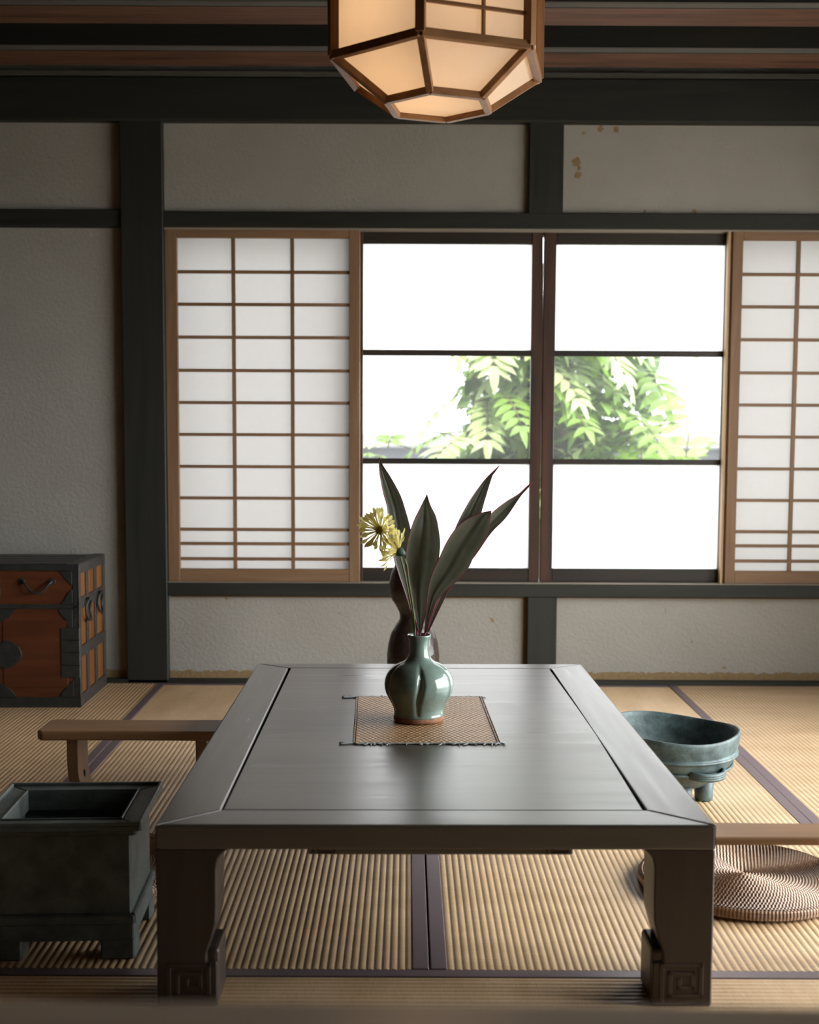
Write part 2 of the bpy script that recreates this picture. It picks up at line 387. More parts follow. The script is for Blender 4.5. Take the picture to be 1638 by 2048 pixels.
# ------------------------------------------------------------------ shoji screens
BARS = [1.8405, 1.6985, 1.5540, 1.4075, 1.2650, 1.1230, .9800, .8385, .6970, .6330, .5640]
def shoji(label, x0, x1, y, s0, s1, mull):
    t = thing('shoji_screen', label, 'screen', (x0, y, .461), group=None)
    z0 = .461; Z = lambda z: z - z0
    L = x1 - x0
    box(0, s0, 0, .030, 0, Z(2.026), bev=.002).build('stile', M['shoji_wood_v'], t)
    box(L - s1, L, 0, .030, 0, Z(2.026), bev=.002).build('stile', M['shoji_wood_v'], t)
    box(s0, L - s1, .001, .029, Z(1.988), Z(2.026), bev=.002).build('rail', M['shoji_wood_h'], t)
    box(s0, L - s1, .001, .029, 0, Z(.520), bev=.002).build('rail', M['shoji_wood_h'], t)
    for z in BARS: box(s0, L - s1, .010, .022, Z(z) - .0071, Z(z) + .0071).build('lattice_bar', M['shoji_wood_h'], t)
    for x in mull: box(x - x0 - .0083, x - x0 + .0083, .008, .0225, Z(.519), Z(1.989)).build('lattice_bar', M['shoji_wood_v'], t)
    p = MB(); p.grid([[(s0 - .004, .0232, Z(.515)), (L - s1 + .004, .0232, Z(.515))], [(s0 - .004, .0232, Z(1.992)), (L - s1 + .004, .0232, Z(1.992))]], False)
    p.build('paper', M['shoji_paper'], t)
shoji('paper shoji screen with brown lattice standing left of the clear window panes', -1.087, -.2244, WF + .010, .053, .048, (-.7863, -.5252))
shoji('paper shoji screen on the right of the window, cut off by the photo edge', 1.4225, 2.284, WF + .014, .046, .050, (1.7169, 1.979))

# ------------------------------------------------------------------ tatami
def tatami_mat(label, q, along, borders, pitch=.01665, n_tr=None):
    """q: corners near-left, near-right, far-right, far-left (x, y)"""
    cx = sum(p[0] for p in q) / 4; cy = sum(p[1] for p in q) / 4
    t = thing('tatami_mat', label, 'tatami mat', (cx, cy, -.05), group=None)
    A, B, D, E_ = [Vector((p[0] - cx, p[1] - cy, 0)) for p in q]
    def bil(s, u): return (A * (1 - s) + B * s) * (1 - u) + (E_ * (1 - s) + D * s) * u
    bw = .0345
    wid = ((B - A).length + (D - E_).length) / 2; dep = ((E_ - A).length + (D - B).length) / 2
    across = wid if along == 1 else dep
    nr = max(2, round(across / pitch)); K = 8
    prof = []
    for i in range(nr * K + 1):
        f = (i % K) / K; h = math.sin(PI * f) ** .65 if f else 0
        prof.append((i / (nr * K), .0480 + .0020 * h))
    rows = []
    for u in (0, 1):
        rows.append([(bil(s, u) if along == 1 else bil(u, s)) + Vector((0, 0, z)) for s, z in prof])
    m = MB(); m.grid(rows if along == 1 else rows[::-1], True)
    for (a, b) in ((A, B), (B, D), (D, E_), (E_, A)):
        m.grid([[a + Vector((0, 0, 0)), b + Vector((0, 0, 0))], [a + Vector((0, 0, .0478)), b + Vector((0, 0, .0478))]], False)
    m.build('mat_surface', M['tatami_y' if along == 1 else 'tatami_x'], t)
    for side in borders:
        fx = bw / wid; fy = bw / dep
        if side == 'L': c = [bil(0, 0), bil(fx, 0), bil(fx, 1), bil(0, 1)]
        if side == 'R': c = [bil(1 - fx, 0), bil(1, 0), bil(1, 1), bil(1 - fx, 1)]
        if side == 'F': c = [bil(0, 0), bil(1, 0), bil(1, fy), bil(0, fy)]
        if side == 'B': c = [bil(0, 1 - fy), bil(1, 1 - fy), bil(1, 1), bil(0, 1)]
        b = MB(); b.prism([v + Vector((0, 0, .046)) for v in c], (0, 0, .0054), bev=.0015)
        b.build('cloth_border', M['border'], t)
    return t
g = .002
tatami_mat('tatami mat under the front left half of the table, left of the central double border', [(-1.046, 2.502), (.046 - g, 2.502), (.0435 - g, 4.60), (-1.083, 4.60)], 1, 'LR')
tatami_mat('tatami mat under the table and the round cushion, right of the central double border', [(.046 + g, 2.502), (1.153, 2.502), (1.171, 4.60), (.0435 + g, 4.60)], 1, 'LR')
tatami_mat('tatami mat along the far wall behind the table, ridges running sideways', [(-1.083 - .0, 4.604), (1.171, 4.604), (1.171, 5.587), (-1.101, 5.587)], 0, 'FB')
tatami_mat('tatami mat on the left under the iron-bound chest and the square brazier', [(-2.18, 2.502), (-1.046 - g, 2.502), (-1.101 - g, 5.587), (-2.22, 5.587)], 1, 'LR')
tatami_mat('tatami mat along the right edge of the room beyond the bronze bowl', [(1.155 + g, 2.502), (2.30, 2.502), (2.30, 5.587), (1.173 + g, 5.587)], 1, 'LR')
tatami_mat('tatami mat in the foreground with ridges running sideways, under the front table legs', [(-1.30, 1.36), (1.30, 1.36), (1.30, 2.498), (-1.30, 2.498)], 0, 'FB')
tatami_mat('tatami mat at far left edge, only its right side near the brazier showing', [(-3.0, 1.36), (-1.304, 1.36), (-1.304, 2.498), (-3.0, 2.498)], 0, 'FB')
tatami_mat('tatami mat at far right foreground edge beyond the front right table leg', [(1.304, 1.36), (2.5, 1.36), (2.5, 2.498), (1.304, 2.498)], 0, 'FB')

# ------------------------------------------------------------------ the low table
ZT = .358
TC = Vector((.0443, 3.2134, 0)); TA = .0105
tb = thing('low_table', 'long low dark wooden table with a framed top and square legs', 'table', TC, TA)
def tl(x, y):
    d = Vector((x, y, 0)) - TC; c, s = math.cos(-TA), math.sin(-TA)
    return (d.x * c - d.y * s, d.x * s + d.y * c)
HW, HL, FT = .5362, .8825, .049
gl0, gl1 = tl(-.3905, 4.0051), tl(-.3695, 2.4303)   # inner edge of the left rail
gr0, gr1 = tl(.4635, 4.0173), tl(.4755, 2.4331)
yb, yf = (gl0[1] + gr0[1]) / 2, (gl1[1] + gr1[1]) / 2
xl0, xl1, xr0, xr1 = gl0[0], gl1[0], gr0[0], gr1[0]
def rail(name, pts, m):
    MB().prism([(p[0], p[1], ZT - FT) for p in pts], (0, 0, FT), bev=.0045, seg=2).build(name, M[m], tb)
e = .0006
rail('frame_rail', [(-HW, -HL + e), (xl1 - e, yf + e), (xl0 - e, yb - e), (-HW, HL - e)], 'table_y')
rail('frame_rail', [(HW, -HL + e), (HW, HL - e), (xr0 + e, yb - e), (xr1 + e, yf + e)], 'table_y')
rail('frame_rail', [(-HW + e, -HL), (HW - e, -HL), (xr1, yf), (xl1, yf)], 'table_x')
rail('frame_rail', [(-HW + e, HL), (xl0, yb), (xr0, yb), (HW - e, HL)], 'table_x')
pl0, pl1 = tl(-.3824, 4.0053)[0], tl(-.3665, 2.4303)[0]
pr0, pr1 = tl(.4553, 4.0173)[0], tl(.4666, 2.4331)[0]; prm = (xr0 + xr1) / 2 - .0008
MB().prism([(x, y, ZT - .030) for x, y in ((pl1, yf + .0012), (pr1, yf + .0012), (prm, (yf + yb) / 2 - .15), (prm, (yf + yb) / 2 + .1), (pr0, yb - .0012), (pl0, yb - .0012))], (0, 0, .0298), bev=.0009).build('top_panel', M['table_x'], tb)
MB().box(xl0 - .05, xr0 + .05, yf - .03, yb + .03, ZT - .048, ZT - .031).build('under_board', M['groove'], tb)
def leg(sx, sy):
    lw, ld = .116, .105
    xo, yo = sx * (HW - .001), sy * (HL - .001)
    xi = xo - sx * lw
    m = MB()
    # outline in x-z seen from the front: rounded top bracket, waist above the foot block
    def outline(x_in):
        z1 = ZT - FT + .002
        pts = [(xo, 0), (xo, z1), (x_in - sx * .026, z1), (x_in - sx * .014, z1 - .006), (x_in - sx * .004, z1 - .018), (x_in, z1 - .038), (x_in + sx * .0005, .20), (x_in + sx * .002, .165), (x_in + sx * .010, .135), (x_in + sx * .020, .105), (x_in + sx * .020, .088), (x_in, .086), (x_in, .0)]
        return pts
    m.prism([(x, yo, z) for x, z in outline(xi)], (0, -sy * ld, 0), bev=.003)
    m.box(min(xi - sx * .0015, xi + sx * .05), max(xi - sx * .0015, xi + sx * .05), min(yo - sy * .006, yo - sy * (ld + .008)), max(yo - sy * .006, yo - sy * (ld + .008)), .0, .112, bev=.008, seg=2)
    o = m.build('leg', M['table_z'], tb)
    # carved square spiral on the foot
    if sy < 0:
        c = MB(); cx, cz = (xo + xi) / 2 - sx * .002, .043; q = .0046
        path = [(-.038, -.034), (-.038, .038), (.038, .038), (.038, -.022), (-.022, -.022), (-.022, .022), (.022, .022), (.022, -.006), (-.004, -.006), (-.004, .008)]
        for (a, b) in zip(path[:-1], path[1:]):
            x0, x1 = sorted((a[0], b[0])); z0, z1 = sorted((a[1], b[1]))
            c.box(cx + x0 - q, cx + x1 + q, yo - .0022, yo + .002, cz + z0 - q, cz + z1 + q, bev=.0012)
        c.build('carved_spiral', M['table_z'], o)
for sx in (-1, 1):
    for sy in (-1, 1): leg(sx, sy)
for sy in (-1, 1):
    a = MB(); y0, y1 = sorted((sy * (HL - .004), sy * (HL - .034)))
    a.box(-.245, .262, y0, y1, ZT - FT - .0105, ZT - FT + .006, bev=.0025)
    ap = a.build('apron', M['table_x'], tb)
    if sy < 0:
        for cx in (-.215, .232):
            c = MB()
            for (x0, x1, z0, z1) in ((-.022, .022, .012, .0155), (-.022, -.0185, -.006, .0155), (.0185, .022, -.006, .0155), (-.012, .022, -.006, -.003), (-.012, -.0075, -.006, .006), (-.012, .010, .0035, .0065)):
                c.box(cx + x0, cx + x1, -HL + .0012, -HL + .004, ZT - FT + z0 - .001, ZT - FT + z1 - .001)
            c.build('carved_fret', M['table_z'], ap)

# ------------------------------------------------------------------ placemat, vase, flowers
q = [Vector(v) for v in ((-.1342, 2.9763, 0), (.2212, 2.983, 0), (.2095, 3.5391, 0), (-.1499, 3.5311, 0))]
mc = sum(q, Vector()) / 4
pm = thing('placemat', 'tan woven straw placemat with grey fringe under the green vase', 'placemat', (mc.x, mc.y, ZT))
m = MB(); rows = []
for i in range(25):
    u = i / 24; a = q[0].lerp(q[3], u); b = q[1].lerp(q[2], u)
    rows.append([a.lerp(b, j / 24) - mc + Vector((0, 0, .0036 + .0005 * math.sin(i * 2.1) * math.sin(j * 1.9))) for j in range(25)])
m.grid(rows)
m.prism([p - mc + Vector((0, 0, .0004)) for p in q], (0, 0, .0028))
m.build('woven_mat', M['placemat'], pm)
for a, b in ((q[0], q[3]), (q[1], q[2])):
    m = MB()
    for off in (0, .006): m.tube([a - mc + Vector((off if a is q[0] else -off, 0, .0035)), b - mc + Vector((off if a is q[0] else -off, 0, .0035))], .0016, 6)
    m.build('edge_binding', M['mat_edge'], pm)
def wig(p, d, L, r=.0011):
    pts = [p]; v = Vector(d).normalized()
    for i in range(5):
        v = (v + Vector((random.uniform(-.5, .5), random.uniform(-.5, .5), 0))).normalized(); pts.append(pts[-1] + v * L / 5)
    m.tube([Vector((x.x, x.y, .0022)) for x in pts], r, 5)
for e0, e1, dy in ((q[0], q[1], -1), (q[3], q[2], 1)):
    m = MB()
    for off in (.0, .0025):
        m.tube([e0.lerp(e1, i / 40) - mc + Vector((0, dy * (off + .002) + random.uniform(-.0012, .0012), .0026)) for i in range(41)], .0014, 5)
    for i in range(34 if dy < 0 else 14):
        p = e0.lerp(e1, random.random()) - mc; wig(p, (random.choice((-1, 1)) * random.uniform(.4, 1.2), dy, 0), random.uniform(.012, .028), .0012)
    for k_ in range(3):
        if dy < 0: wig(q[0] - mc, (-1, -.05 + .06 * k_, 0), .035, .0019); wig(q[1] - mc, (1, -.2, 0), .016, .0016)
        else: wig(q[3] - mc, (-1, .05 * k_, 0), .042, .0022); wig(q[2] - mc, (1, .1, 0), .012, .0013)
    m.build('fringe', M['fringe'], pm)

VY = 3.228
vs = thing('flower_vase', 'green glazed ceramic vase with lobed body and narrow neck', 'vase', (.0262, VY, ZT + .004))
prof = [(.060, .0), (.0655, .003), (.066, .010), (.0645, .014)]
MB().lathe(prof, 64).build('foot_ring', M['clay'], vs)
body = [(.0645, .0135), (.0655, .0165), (.0640, .022), (.0650, .032), (.0705, .045), (.0790, .060), (.0855, .074), (.0885, .087), (.0890, .098), (.0872, .110), (.0830, .122), (.0760, .133), (.0660, .143), (.0540, .1495), (.0430, .1540), (.0345, .160), (.0290, .168), (.0262, .178), (.0250, .190), (.0253, .202), (.0270, .211), (.0300, .2195), (.0312, .2222), (.0310, .2250), (.0292, .2262), (.0268, .2240), (.0240, .212), (.0222, .190), (.0235, .170), (.03, .158)]
def lob(a, k, r, z):
    if z < .02 or z > .153 or k > 16: return r
    g_ = ((a + PI / 2 + .06 * math.sin(z * 40)) * 5 / (2 * PI)) % 1.0
    d = min(g_, 1 - g_)
    env = max(0., math.sin(PI * min(1, max(0, (z - .018) / .137)))) ** .55
    return r * (1 - .15 * env * math.exp(-(d / .065) ** 2) + .012 * env)
fine_b = []
for (a, b) in zip(body[:-1], body[1:]):
    for t_ in range(3): fine_b.append((a[0] + (b[0] - a[0]) * t_ / 3, a[1] + (b[1] - a[1]) * t_ / 3))
fine_b.append(body[-1])
def lob2(a, k, r, z): return lob(a, 0 if k < 45 else 99, r, z)
MB().lathe(fine_b, 160, lob2).build('body', M['glaze'], vs)

def leaf_mesh(Lp, Rp, tip, ys, fold=.012, edge=2.6):
    """outline pairs in image points carried to real depths ys; the blade is folded about its midrib"""
    n_ = len(Lp); rows = []; red = []
    def sm(a, i, t):   # Catmull-Rom
        p0, p1, p2, p3 = a[max(i - 1, 0)], a[i], a[min(i + 1, len(a) - 1)], a[min(i + 2, len(a) - 1)]
        f = lambda c: .5 * ((2 * p1[c]) + (-p0[c] + p2[c]) * t + (2 * p0[c] - 5 * p1[c] + 4 * p2[c] - p3[c]) * t * t + (-p0[c] + 3 * p1[c] - 3 * p2[c] + p3[c]) * t ** 3)
        return (f(0), f(1))
    LL, RR = list(Lp) + [tip], list(Rp) + [tip]
    steps = 5; out = []
    for i in range(len(LL) - 1):
        for s_ in range(steps):
            out.append((sm(LL, i, s_ / steps), sm(RR, i, s_ / steps), (i + s_ / steps) / (len(LL) - 1)))
    out.append((LL[-1], RR[-1], 1))
    a = MB(); rr = []
    for (l, r, t) in out:
        yd = ys[0] + (ys[1] - ys[0]) * t + (ys[2] if len(ys) > 2 else 0) * math.sin(PI * t)
        wv = min(1, math.hypot(l[0] - r[0], l[1] - r[1]) / 40)
        row = []
        for j in range(9):
            s_ = j / 8; x = l[0] + (r[0] - l[0]) * s_; y = l[1] + (r[1] - l[1]) * s_
            c = 1 - abs(2 * s_ - 1)
            row.append(on_y(x, y, yd + fold * wv * (c ** .8) + .0016 * math.sin(8 * s_ * 2)))
        rr.append(row)
    return rr
sprig = thing('ti_leaf_sprig', 'sprig of five dark purple-green pointed leaves standing in the vase', 'leaves', (.0262, VY, ZT + .08))
inv = Matrix.Translation(-Vector(sprig.location))
def leaf(Lp, Rp, tip, ys, fold=.012, redl=True, redr=True):
    rr = leaf_mesh(Lp, Rp, tip, ys, fold); m = MB()
    m.grid([[inv @ p for p in r] for r in rr])
    o = m.build('leaf', M['ti_leaf'], sprig)
    e_ = MB()
    if redl: e_.tube([inv @ r[0] for r in rr], .0011, 5)
    if redr: e_.tube([inv @ r[8] for r in rr], .0008, 5)
    pet = rr[0][4]; e_.tube([inv @ pet, inv @ Vector((.0262 + (pet.x - .0262) * .4, VY + (pet.y - VY) * .4, ZT + .16)), Vector((0, 0, .0))], [.0022, .002, .002], 6)
    e_.build('red_margin', M['ti_edge'], o)
leaf([(831, 1262), (816, 1205), (790, 1125), (778, 1059), (774.6, 1015), (767, 987), (760, 951), (758.5, 930)], [(835, 1262), (836, 1205), (834, 1125), (821, 1059), (809, 1015), (799, 987), (780, 952.5), (766, 931)], (758.5, 915), (3.25, 3.34, .02))
leaf([(849, 1264), (866, 1170), (886, 1110), (904, 1076), (915.6, 1046), (938.8, 1003), (967, 963), (983, 946)], [(853, 1264), (893, 1170), (930, 1100), (948, 1062), (960, 1034), (968.7, 1003), (983.6, 955), (990, 944)], (999, 931), (3.25, 3.36, .02))
leaf([(853, 1264), (874, 1200), (890, 1170), (935, 1095), (975, 1036), (1009, 1006), (1036.4, 989), (1054, 973)], [(857, 1264), (881, 1214), (906, 1167), (950, 1112), (982, 1066), (1012, 1035), (1040, 994), (1056.6, 975)], (1065, 965), (3.25, 3.30, .01))
leaf([(838, 1266), (825, 1216), (818.5, 1180), (813, 1143), (811.5, 1116), (815, 1084), (822, 1059), (831, 1035), (842, 1013)], [(842, 1266), (854, 1216), (860, 1180), (873, 1143), (878, 1112), (880, 1086), (877, 1059), (871.6, 1033), (860.6, 1010)], (854, 989), (3.22, 3.17, -.02), .016)
leaf([(849, 1266), (853, 1210), (857, 1174), (864, 1148), (879, 1115.7), (891.7, 1088), (908, 1062), (930, 1040.6), (959.5, 1027)], [(852, 1266), (869, 1210), (890, 1183), (915.5, 1160), (937.5, 1134), (948.5, 1110), (967, 1084), (977, 1059), (981.5, 1034)], (982.4, 1022), (3.22, 3.15, -.03), .018)

def flower(label, c, facing, rpx, stem_pts, n_pet, y, seed):
    rnd = random.Random(seed)
    t = thing('yellow_flower', label, 'flower', (.0262, VY, ZT + .08), group=None)
    iv = -Vector(t.location)
    pts = [on_y(px, py, yy) + iv for px, py, yy in stem_pts]
    sm_ = []
    for i in range(len(pts) - 1):
        for s_ in range(5):
            p0, p1, p2, p3 = pts[max(i - 1, 0)], pts[i], pts[i + 1], pts[min(i + 2, len(pts) - 1)]; u = s_ / 5
            sm_.append(.5 * ((2 * p1) + (p2 - p0) * u + (2 * p0 - 5 * p1 + 4 * p2 - p3) * u * u + (3 * p1 - p0 - 3 * p2 + p3) * u ** 3))
    sm_.append(pts[-1])
    sm_[0:0] = [Vector((sm_[0].x * .6, 0, .0))]
    MB().tube(sm_, .0021, 8).build('stem', M['stem'], t)
    ctr = on_y(c[0], c[1], y) + iv; Rm = rpx / F * (y * .99)
    fz = Vector(facing).normalized(); fx = fz.cross(Vector((0, 0, 1))).normalized(); fy = fx.cross(fz)
    m = MB()
    for i in range(n_pet):
        a = 2 * PI * i / n_pet * 2.618 + rnd.uniform(-.08, .08); lay = rnd.random()
        tilt = .15 + .75 * lay; Lp = Rm * rnd.uniform(.82, 1.08)
        rad = fx * math.cos(a) + fy * math.sin(a); d = (rad * math.cos(tilt) + fz * math.sin(tilt)).normalized()
        side = d.cross(fz).normalized(); rows = []; p = ctr + rad * Rm * .10
        bend = rnd.uniform(-.5, .25)
        for s_ in range(9):
            u = s_ / 8; wd = Rm * (.022 + .026 * u + (.050 if .72 < u < .95 else 0)) * (1 if u < .97 else .35)
            dd = (d + fz * bend * (u - .3)).normalized(); nn = dd.cross(side)
            up_ = nn * (wd * .55)
            rows.append([p - side * wd + up_, p, p + side * wd + up_]); p = p + dd * Lp / 8
        m.grid(rows)
    o = m.build('petals', M['petal'], t)
    mt = fz.to_track_quat('Z', 'Y').to_matrix().to_4x4(); mt.translation = ctr
    MB().lathe([(.002, .006), (.006, .0055), (.0085, .002), (.0085, -.002), (.003, -.004)], 20, None, mt).build('flower_centre', M['petal_core'], t)
    MB().lathe([(.0025, -.020), (.006, -.017), (.0105, -.010), (.0125, -.003), (.011, .002), (.003, .003)], 20, None, mt).build('calyx', M['calyx'], t)
flower('yellow spidery flower, the higher one, beside the shoji screen stile', (760, 1060), (-.35, -.80, .10), 42, [(828, 1262, VY), (822, 1215, 3.20), (812, 1160, 3.18), (803, 1122, 3.17), (794, 1095, 3.175), (775, 1068, 3.18)], 58, 3.16, 3)
flower('yellow spidery flower, the lower one, turned away and left of the middle leaf', (797, 1102), (-.75, .20, .38), 44, [(830, 1262, VY), (826, 1215, 3.195), (818, 1165, 3.17), (813.5, 1130, 3.15), (808, 1117, 3.15)], 54, 3.15, 5)

# ------------------------------------------------------------------ gourd behind the table
gp = [(.045, .0), (.066, .006), (.082, .05), (.092, .13), (.0985, .22), (.0990, .29), (.094, .335), (.082, .375), (.064, .405), (.0515, .425), (.0500, .437), (.054, .455), (.066, .478), (.082, .502), (.0915, .53), (.092, .56), (.084, .60), (.066, .64), (.045, .668), (.028, .690), (.018, .715), (.013, .745), (.011, .76)]
go = MB().lathe(gp, 56).build('gourd', M['gourd_skin'])
go.location = (.0155, 4.68, 0); tag(go, 'tall dark carved wooden gourd standing on the mat behind the table', 'gourd')

# ------------------------------------------------------------------ hanging lantern
LZ = 1.957; LH = .086; RO, RI = .256, .127; A0 = math.radians(-100)
ln = thing('hanging_lantern', 'hexagonal wooden lantern with glowing paper panels hanging from the ceiling', 'lantern', (.063, 3.0, LZ - LH))
def hx(r, z, k): a = A0 + k * PI / 3; return Vector((r * math.cos(a), r * math.sin(a), z))
TOPZ = LH + .36
def bar(a, b, w_, m, nm='frame_bar', inward=Vector((0, 0, 0))):
    d = (b - a); L = d.length; d.normalize()
    mid = (a + b) / 2; rad = Vector((mid.x, mid.y, 0)).normalized() if Vector((mid.x, mid.y, 0)).length > .01 else Vector((1, 0, 0))
    u = (rad - d * rad.dot(d)).normalized(); v = d.cross(u)
    pts = [a + u * (w_ * p) + v * (w_ * s) for p, s in ((.5, .5), (.5, -.5), (-.5, -.5), (-.5, .5))]
    return MB().prism(pts, d * L, bev=.0012).build(nm, M[m], ln)
bw_ = .0185
for k_ in range(6):
    bar(hx(RO, LH, k_), hx(RO, TOPZ, k_), .021, 'lamp_wood', 'post')
    bar(hx(RO, LH, k_), hx(RO, LH, k_ + 1), bw_, 'lamp_wood_r', 'rim_rail')
    bar(hx(RO, TOPZ, k_), hx(RO, TOPZ, k_ + 1), bw_, 'lamp_wood_r', 'rim_rail')
    bar(hx(RO, LH, k_), hx(RI, 0, k_), .0165, 'lamp_wood', 'sloping_rib')
    bar(hx(RI, 0, k_), hx(RI, 0, k_ + 1), .0165, 'lamp_wood_r', 'bottom_rail')
    q1, q2 = RO - .006, RI - .004
    for a, b, c, d in ((hx(q1, LH, k_), hx(q1, LH, k_ + 1), hx(q1, TOPZ, k_ + 1), hx(q1, TOPZ, k_)), (hx(q2, .003, k_), hx(q2, .003, k_ + 1), hx(q1, LH + .003, k_ + 1), hx(q1, LH + .003, k_))):
        v = MB(); v.grid([[a, b], [d, c]], False); v.build('paper_panel', M['lamp_paper'], ln)
v = MB(); v.bm.faces.new([v.bm.verts.new(hx(RI - .008, .004, k_)) for k_ in range(6)]); v.build('paper_panel', M['lamp_paper'], ln)
v = MB(); v.prism([hx(RO + .01, TOPZ + .01, k_) for k_ in range(6)], (0, 0, .02)); v.build('top_board', M['lamp_wood_r'], ln)
a, b = hx(RO - .001, 0, 0), hx(RO - .001, 0, 1)
p = a.lerp(b, .57); bar(p + Vector((0, 0, LH)), p + Vector((0, 0, TOPZ)), .008, 'lamp_wood', 'lattice_bar')
for zz in (LH + .068, LH + .20): bar(a + Vector((0, 0, zz)), b + Vector((0, 0, zz)), .008, 'lamp_wood_r', 'lattice_bar')
MB().tube([(0, 0, TOPZ + .02), (0, 0, 2.80 - (LZ - LH))], .006, 8).build('hanging_cord', M['iron'], ln)
bulb = bpy.data.lights.new('lantern_bulb', 'POINT'); bulb.energy = 1.6; bulb.color = (1, .58, .27); bulb.shadow_soft_size = .045
bo = bpy.data.objects.new('lantern_bulb', bulb); C.objects.link(bo); bo.parent = ln; bo.location = (-.04, 0, LH + .10)

# ------------------------------------------------------------------ square bronze brazier
hb = thing('square_brazier', 'dark bronze square charcoal brazier with a wide flat rim and short feet', 'brazier', (-.733, 2.675, 0), .055)
hw, hd = .145, .131; ow, od, ih = .172, .158, .028
m = MB()
t_ = .012
zb0, zb1 = .040, .272
m.box(-hw, hw, -hd, -hd + t_, zb0, zb1, bev=.003); m.box(-hw, hw, hd - t_, hd, zb0, zb1, bev=.003)
m.box(-hw, -hw + t_, -hd + t_, hd - t_, zb0, zb1); m.box(hw - t_, hw, -hd + t_, hd - t_, zb0, zb1)
m.box(-hw, hw, -hd, hd, zb0, .06)
m.build('body', M['hibachi'], hb)
m = MB(); iw, idp = ow - .046, od - .046
def ring(m, o, i, z0, z1, bev=.003):
    (ox, oy), (ix, iy) = o, i
    for pts in ([(-ox, -oy), (ox, -oy), (ix, -iy), (-ix, -iy)], [(ox, -oy), (ox, oy), (ix, iy), (ix, -iy)], [(ox, oy), (-ox, oy), (-ix, iy), (ix, iy)], [(-ox, oy), (-ox, -oy), (-ix, -iy), (-ix, iy)]):
        m.prism([(x, y, z0) for x, y in pts], (0, 0, z1 - z0), bev=bev)
ring(m, (ow, od), (iw, idp), .280, .294)
ring(m, (ow - .012, od - .012), (iw + .002, idp + .002), .268, .282)
ring(m, (ow, od), (ow - .007, od - .007), .292, .301, .0015)
ring(m, (iw, idp), (iw - .004, idp - .004), .25, .297, .001)
m.build('rim', M['hibachi'], hb)
m = MB(); ring(m, (hw + .010, hd + .010), (hw - .004, hd - .004), .075, .098, .004); ring(m, (hw + .005, hd + .005), (hw - .004, hd - .004), .040, .076, .002)
m.build('base_moulding', M['hibachi'], hb)
for sx in (-1, 1):
    for sy in (-1, 1):
        m = MB(); x0, x1 = sorted((sx * (hw + .008), sx * (hw - .064))); y0, y1 = sorted((sy * (hd + .008), sy * (hd - .054)))
        m.prism([(x0, y0, 0), (x1, y0, 0), (x1, y1, 0), (x0, y1, 0)], (0, 0, .045), bev=.004)
        m.build('foot', M['hibachi'], hb)

# ------------------------------------------------------------------ armrests
def armrest(label, x0, x1, y0, y1, z, th, l1, l2, rz=0):
    t = thing('armrest', label, 'armrest', ((x0 + x1) / 2, (y0 + y1) / 2, 0), rz)
    L = x1 - x0; W = y1 - y0; m = MB(); r = .028
    pts = []
    for i in range(33):   # plan outline with rounded ends and a slight waist
        s = i / 32; pts.append((-L / 2 + L * s, -W / 2 + .006 * math.sin(PI * s)))
    pts += [(x, -y) for x, y in reversed(pts)]
    pts[0] = (-L / 2 + .012, -W / 2 + .003); pts[-1] = (-L / 2 + .012, W / 2 - .003)
    pts.insert(0, (-L / 2, -W / 2 + .018)); pts.append((-L / 2, W / 2 - .018))
    m.prism([(x, y, z - th) for x, y in pts], (0, 0, th), bev=.0055, seg=2)
    m.build('arm_board', M['arm_wood'], t)
    for lx in (l1, l2):
        m = MB(); zt = z - th + .001
        out = [(-.0165, zt), (-.0165, zt * .8), (-.014, zt * .62), (-.006, zt * .50), (-.003, zt * .42), (-.004, zt * .2), (-.012, 0)]
        inn = [(.030, 0), (.027, zt * .2), (.027, zt * .42), (.024, zt * .52), (.0165, zt * .66), (.0165, zt * .8), (.0165, zt)]
        sg = 1 if lx < 0 else -1
        m.prism([(lx + sg * x, -W / 2 + .022, zz) for x, zz in out + inn], (0, W - .055, 0), bev=.003)
        o = m.build('leg', M['arm_wood_v'], t)
        d = MB(); mt = Matrix.Translation((lx + sg * .0195, -.010, zt * .60)) @ Matrix.Diagonal((.10, .30, 1, 1))
        d.lathe([(.004, -.014), (.022, -.006), (.024, 0), (.022, .006), (.004, .014)], 16, None, mt); d.build('mortise_slot', M['groove'], o)
armrest('brown wooden armrest left of the table, behind the square brazier', -1.015, -.512, 3.343, 3.500, .300, .0265, -.157, .196, .004)
armrest('brown wooden armrest at the right photo edge above the round cushion', .515, 1.085, 2.440, 2.552, .300, .0175, -.225, .225, -.008)

# ------------------------------------------------------------------ round rush cushions
def cushion(label, x, y, seed):
    rnd = random.Random(seed); r_ = .255; prof = []
    for i in range(241):
        u = i / 240
        if u < .86:
            r = r_ * (.004 + u / .86 * .965); z = .030 + .0016 * math.sin(r / .0075 * 2 * PI) + .003 * math.cos(r * 18) - .004 * (1 - u)
        else:
            a = (u - .86) / .14 * PI * .95; r = r_ * .969 + .011 * math.sin(a) + .0008 * math.sin(u * 900); z = .0165 + .0135 * math.cos(a)
        prof.append((r, z))
    m = MB(); m.lathe(prof, 96, lambda a, k, r, z: r * (1 + .018 * math.sin(2 * a + seed) + .008 * math.sin(3 * a)), None)
    o = m.build('round_cushion', M['cushion']); o.location = (x, y, .0012); o.rotation_euler = (0, 0, seed); tag(o, label, 'cushion')
cushion('round coiled rush cushion on the right side of the table', .828, 3.012, .6)
cushion('round coiled rush cushion mostly hidden between the brazier and the table', -.785, 3.070, 2.1)

